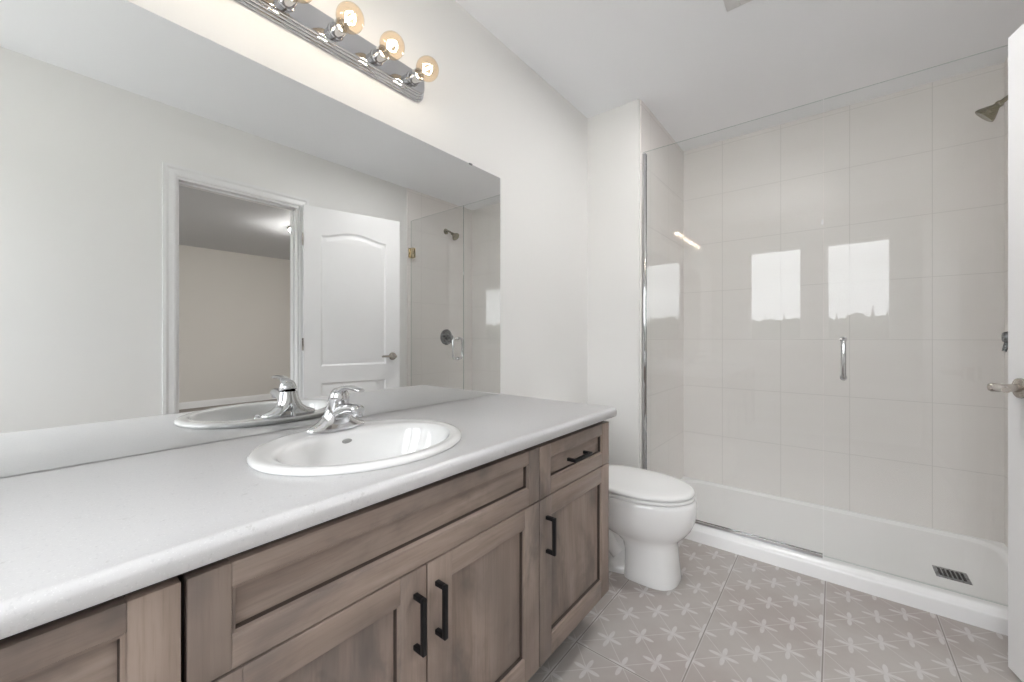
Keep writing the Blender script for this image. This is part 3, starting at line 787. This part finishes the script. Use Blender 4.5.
def glass_slab(bm, x0, x1, y0, y1, z0, z1):
    box(bm, x0, x1, y0, y1, z0, z1, 0, 1)
    bmesh.ops.recalc_face_normals(bm, faces=bm.faces[:])
    for f in bm.faces:
        if abs(f.normal.y) > 0.9: f.material_index = 0
GX = 1.161; GT = 2.143
t = thing('shower_screen', 'fixed clear glass shower panel in a chrome channel beside the toilet', 'shower screen', (0.75, GY, 0.078))
b = nb(); glass_slab(b, XS + .004, GX, GY - .004, GY + .004, .0805, GT); obj('glass_panel', b, ['glass', 'gedge'], t, False)
b = nb()
for q in (-1, 1): box(b, XS + .0008, XS + .020, GY + q * .0075 - .003, GY + q * .0075 + .003, .0780, GT - .012, .0006)
box(b, XS + .0008, XS + .0035, GY - .0045, GY + .0045, .0780, GT - .012); obj('side_channel', b, 'chrome', t)
b = nb()
for q in (-1, 1): box(b, XS + .0205, GX - .001, GY + q * .0075 - .003, GY + q * .0075 + .003, .0778, .094, .0006)
box(b, XS + .0205, GX - .001, GY - .0045, GY + .0045, .0778, .0800); obj('bottom_channel', b, 'chrome', t)
b = nb(); box(b, GX - .006, GX + .0018, GY - .009, GY - .0043, 1.578, 1.600, .001); obj('door_bumper', b, 'vent', t, label='small clear bumper on the glass edge')
t = thing('shower_door', 'frameless clear glass shower door with a D-shaped pull', 'shower door', (1.5, GY, 0.086))
b = nb(); glass_slab(b, GX + .004, W - .016, GY - .004, GY + .004, .0865, GT); obj('glass_leaf', b, ['glass', 'gedge'], t, False)
b = nb(); hx, z0, z1 = 1.232, .895, 1.062
for q in (-1, 1):
    a = GY + q * .0042; e = GY + q * .052
    c = .02
    pts = [(hx, a, z0)] + [(hx, e - q * c, z0)] + bez((hx, e - q * c, z0), (hx, e - q * c * .4, z0), (hx, e, z0 + c * .6), (hx, e, z0 + c), 6)[1:] + bez((hx, e, z1 - c), (hx, e, z1 - c * .4), (hx, e - q * c * .6, z1), (hx, e - q * c, z1), 6) + [(hx, a, z1)]
    tube(b, pts, .0085, 14)
    for z in (z0, z1): lathe(b, (hx, a, z), (0, q, 0), [(0, .0125), (.004, .0125), (.006, .0095)], 18)
obj('handle', b, 'chrome', t, True, 50, label='polished chrome D-shaped pull')
for z in (1.846, .36):
    b = nb()
    for q in (-1, 1): box(b, W - .064, W - .0155, GY + q * .0095 - .005, GY + q * .0095 + .005, z - .045, z + .045, .002)
    box(b, W - .0145, W - .0085, GY - .026, GY + .026, z - .045, z + .045, .0015); lathe(b, (W - .0135, GY, z - .03), (0, 0, 1), [(0, .0055), (.06, .0055)], 14)
    obj('hinge', b, 'brass', t, label='satin gold glass hinge')

# shower head on its arm
t = thing('showerhead', 'antique nickel shower head high on the shower wall', 'shower head', (W - 0.008, 2.71, 2.125))
b = nb(); lathe(b, (W - .0082, 2.71, 2.135), (-1, 0, 0), [(0, .029), (.003, .0295), (.007, .025), (.011, .014)], 26); obj('flange', b, 'bronze', t)
b = nb(); pts = bez((W - .012, 2.71, 2.135), (W - .05, 2.71, 2.137), (W - .065, 2.71, 2.128), (W - .099, 2.71, 2.101), 12); tube(b, pts, .0095, 14); obj('arm', b, 'bronze', t)
b = nb(); ax = (-.74, .2, -.64)
lathe(b, (W - .096, 2.71, 2.104), ax, [(0, .012), (.004, .0150), (.011, .0155), (.015, .013), (.022, .016), (.036, .026), (.054, .0375), (.062, .0405), (.066, .0405), (.068, .038), (.0675, .034), (.066, .0)], 30)
obj('head', b, 'bronze', t, True, 35)
# mixing valve
t = thing('shower_valve', 'round chrome shower valve with a cross of levers on the shower wall', 'shower valve', (W - 0.008, 2.72, 1.075))
t['label'] = 'round chrome shower valve trim seen in the mirror through the glass'
VY, VZ = 2.715, 1.072
b = nb(); lathe(b, (W - .0082, VY, VZ), (-1, 0, 0), [(0, .078), (.003, .079), (.008, .072), (.013, .045), (.016, .029), (.048, .027), (.050, .022)], 40); obj('escutcheon', b, 'steel', t, True, 40)
b = nb(); lathe(b, (W - .0575, VY, VZ), (-1, 0, 0), [(0, .018), (.006, .025), (.024, .025), (.034, .020), (.036, 0)], 28)
tube(b, [(W - .075, VY, VZ + .004), (W - .080, VY, VZ - .03), (W - .088, VY, VZ - .062)], [.011, .009, .0075], 14); obj('valve_handle', b, 'steel', t)

# ------------------------------------------------------------------ ceiling: square exhaust fan over the toilet, with an added fill lamp
t = thing('exhaust_fan', 'white square exhaust fan with an added fill lamp on the ceiling, its corner at the photo top edge', 'exhaust fan', (0.944, 1.766, H))
b = nb(); vx0, vy1, vs = 0.853, 1.857, 0.182
for (a0, a1, c0, c1) in ((0, .050, 0, vs), (vs - .050, vs, 0, vs), (.050, vs - .050, 0, .050), (.050, vs - .050, vs - .050, vs)):
    box(b, vx0 + a0, vx0 + a1, vy1 - c1, vy1 - c0, H - .014, H - .0004, .003)
obj('grille_frame', b, 'vent', t)
b = nb(); box(b, vx0 + .0505, vx0 + vs - .0505, vy1 - vs + .0505, vy1 - .0505, H - .011, H - .0006, .002); obj('added_fill_lens', b, 'fan_fill', t)
# bedroom ceiling lamp
t = thing('ceiling_lamp', 'round lit ceiling lamp glimpsed in the mirror through the doorway', 'lamp', (4.05, 2.25, H))
b = nb(); lathe(b, (4.05, 2.25, H - .0004), (0, 0, -1), [(0, .15), (.018, .15), (.022, .14)], 36); obj('base_ring', b, 'nickel', t)
b = nb(); lathe(b, (4.05, 2.25, H - .0225), (0, 0, -1), [(0, .138), (.02, .132), (.04, .11), (.055, .07), (.06, 0)], 36); obj('diffuser', b, 'lamp', t, True, 60)
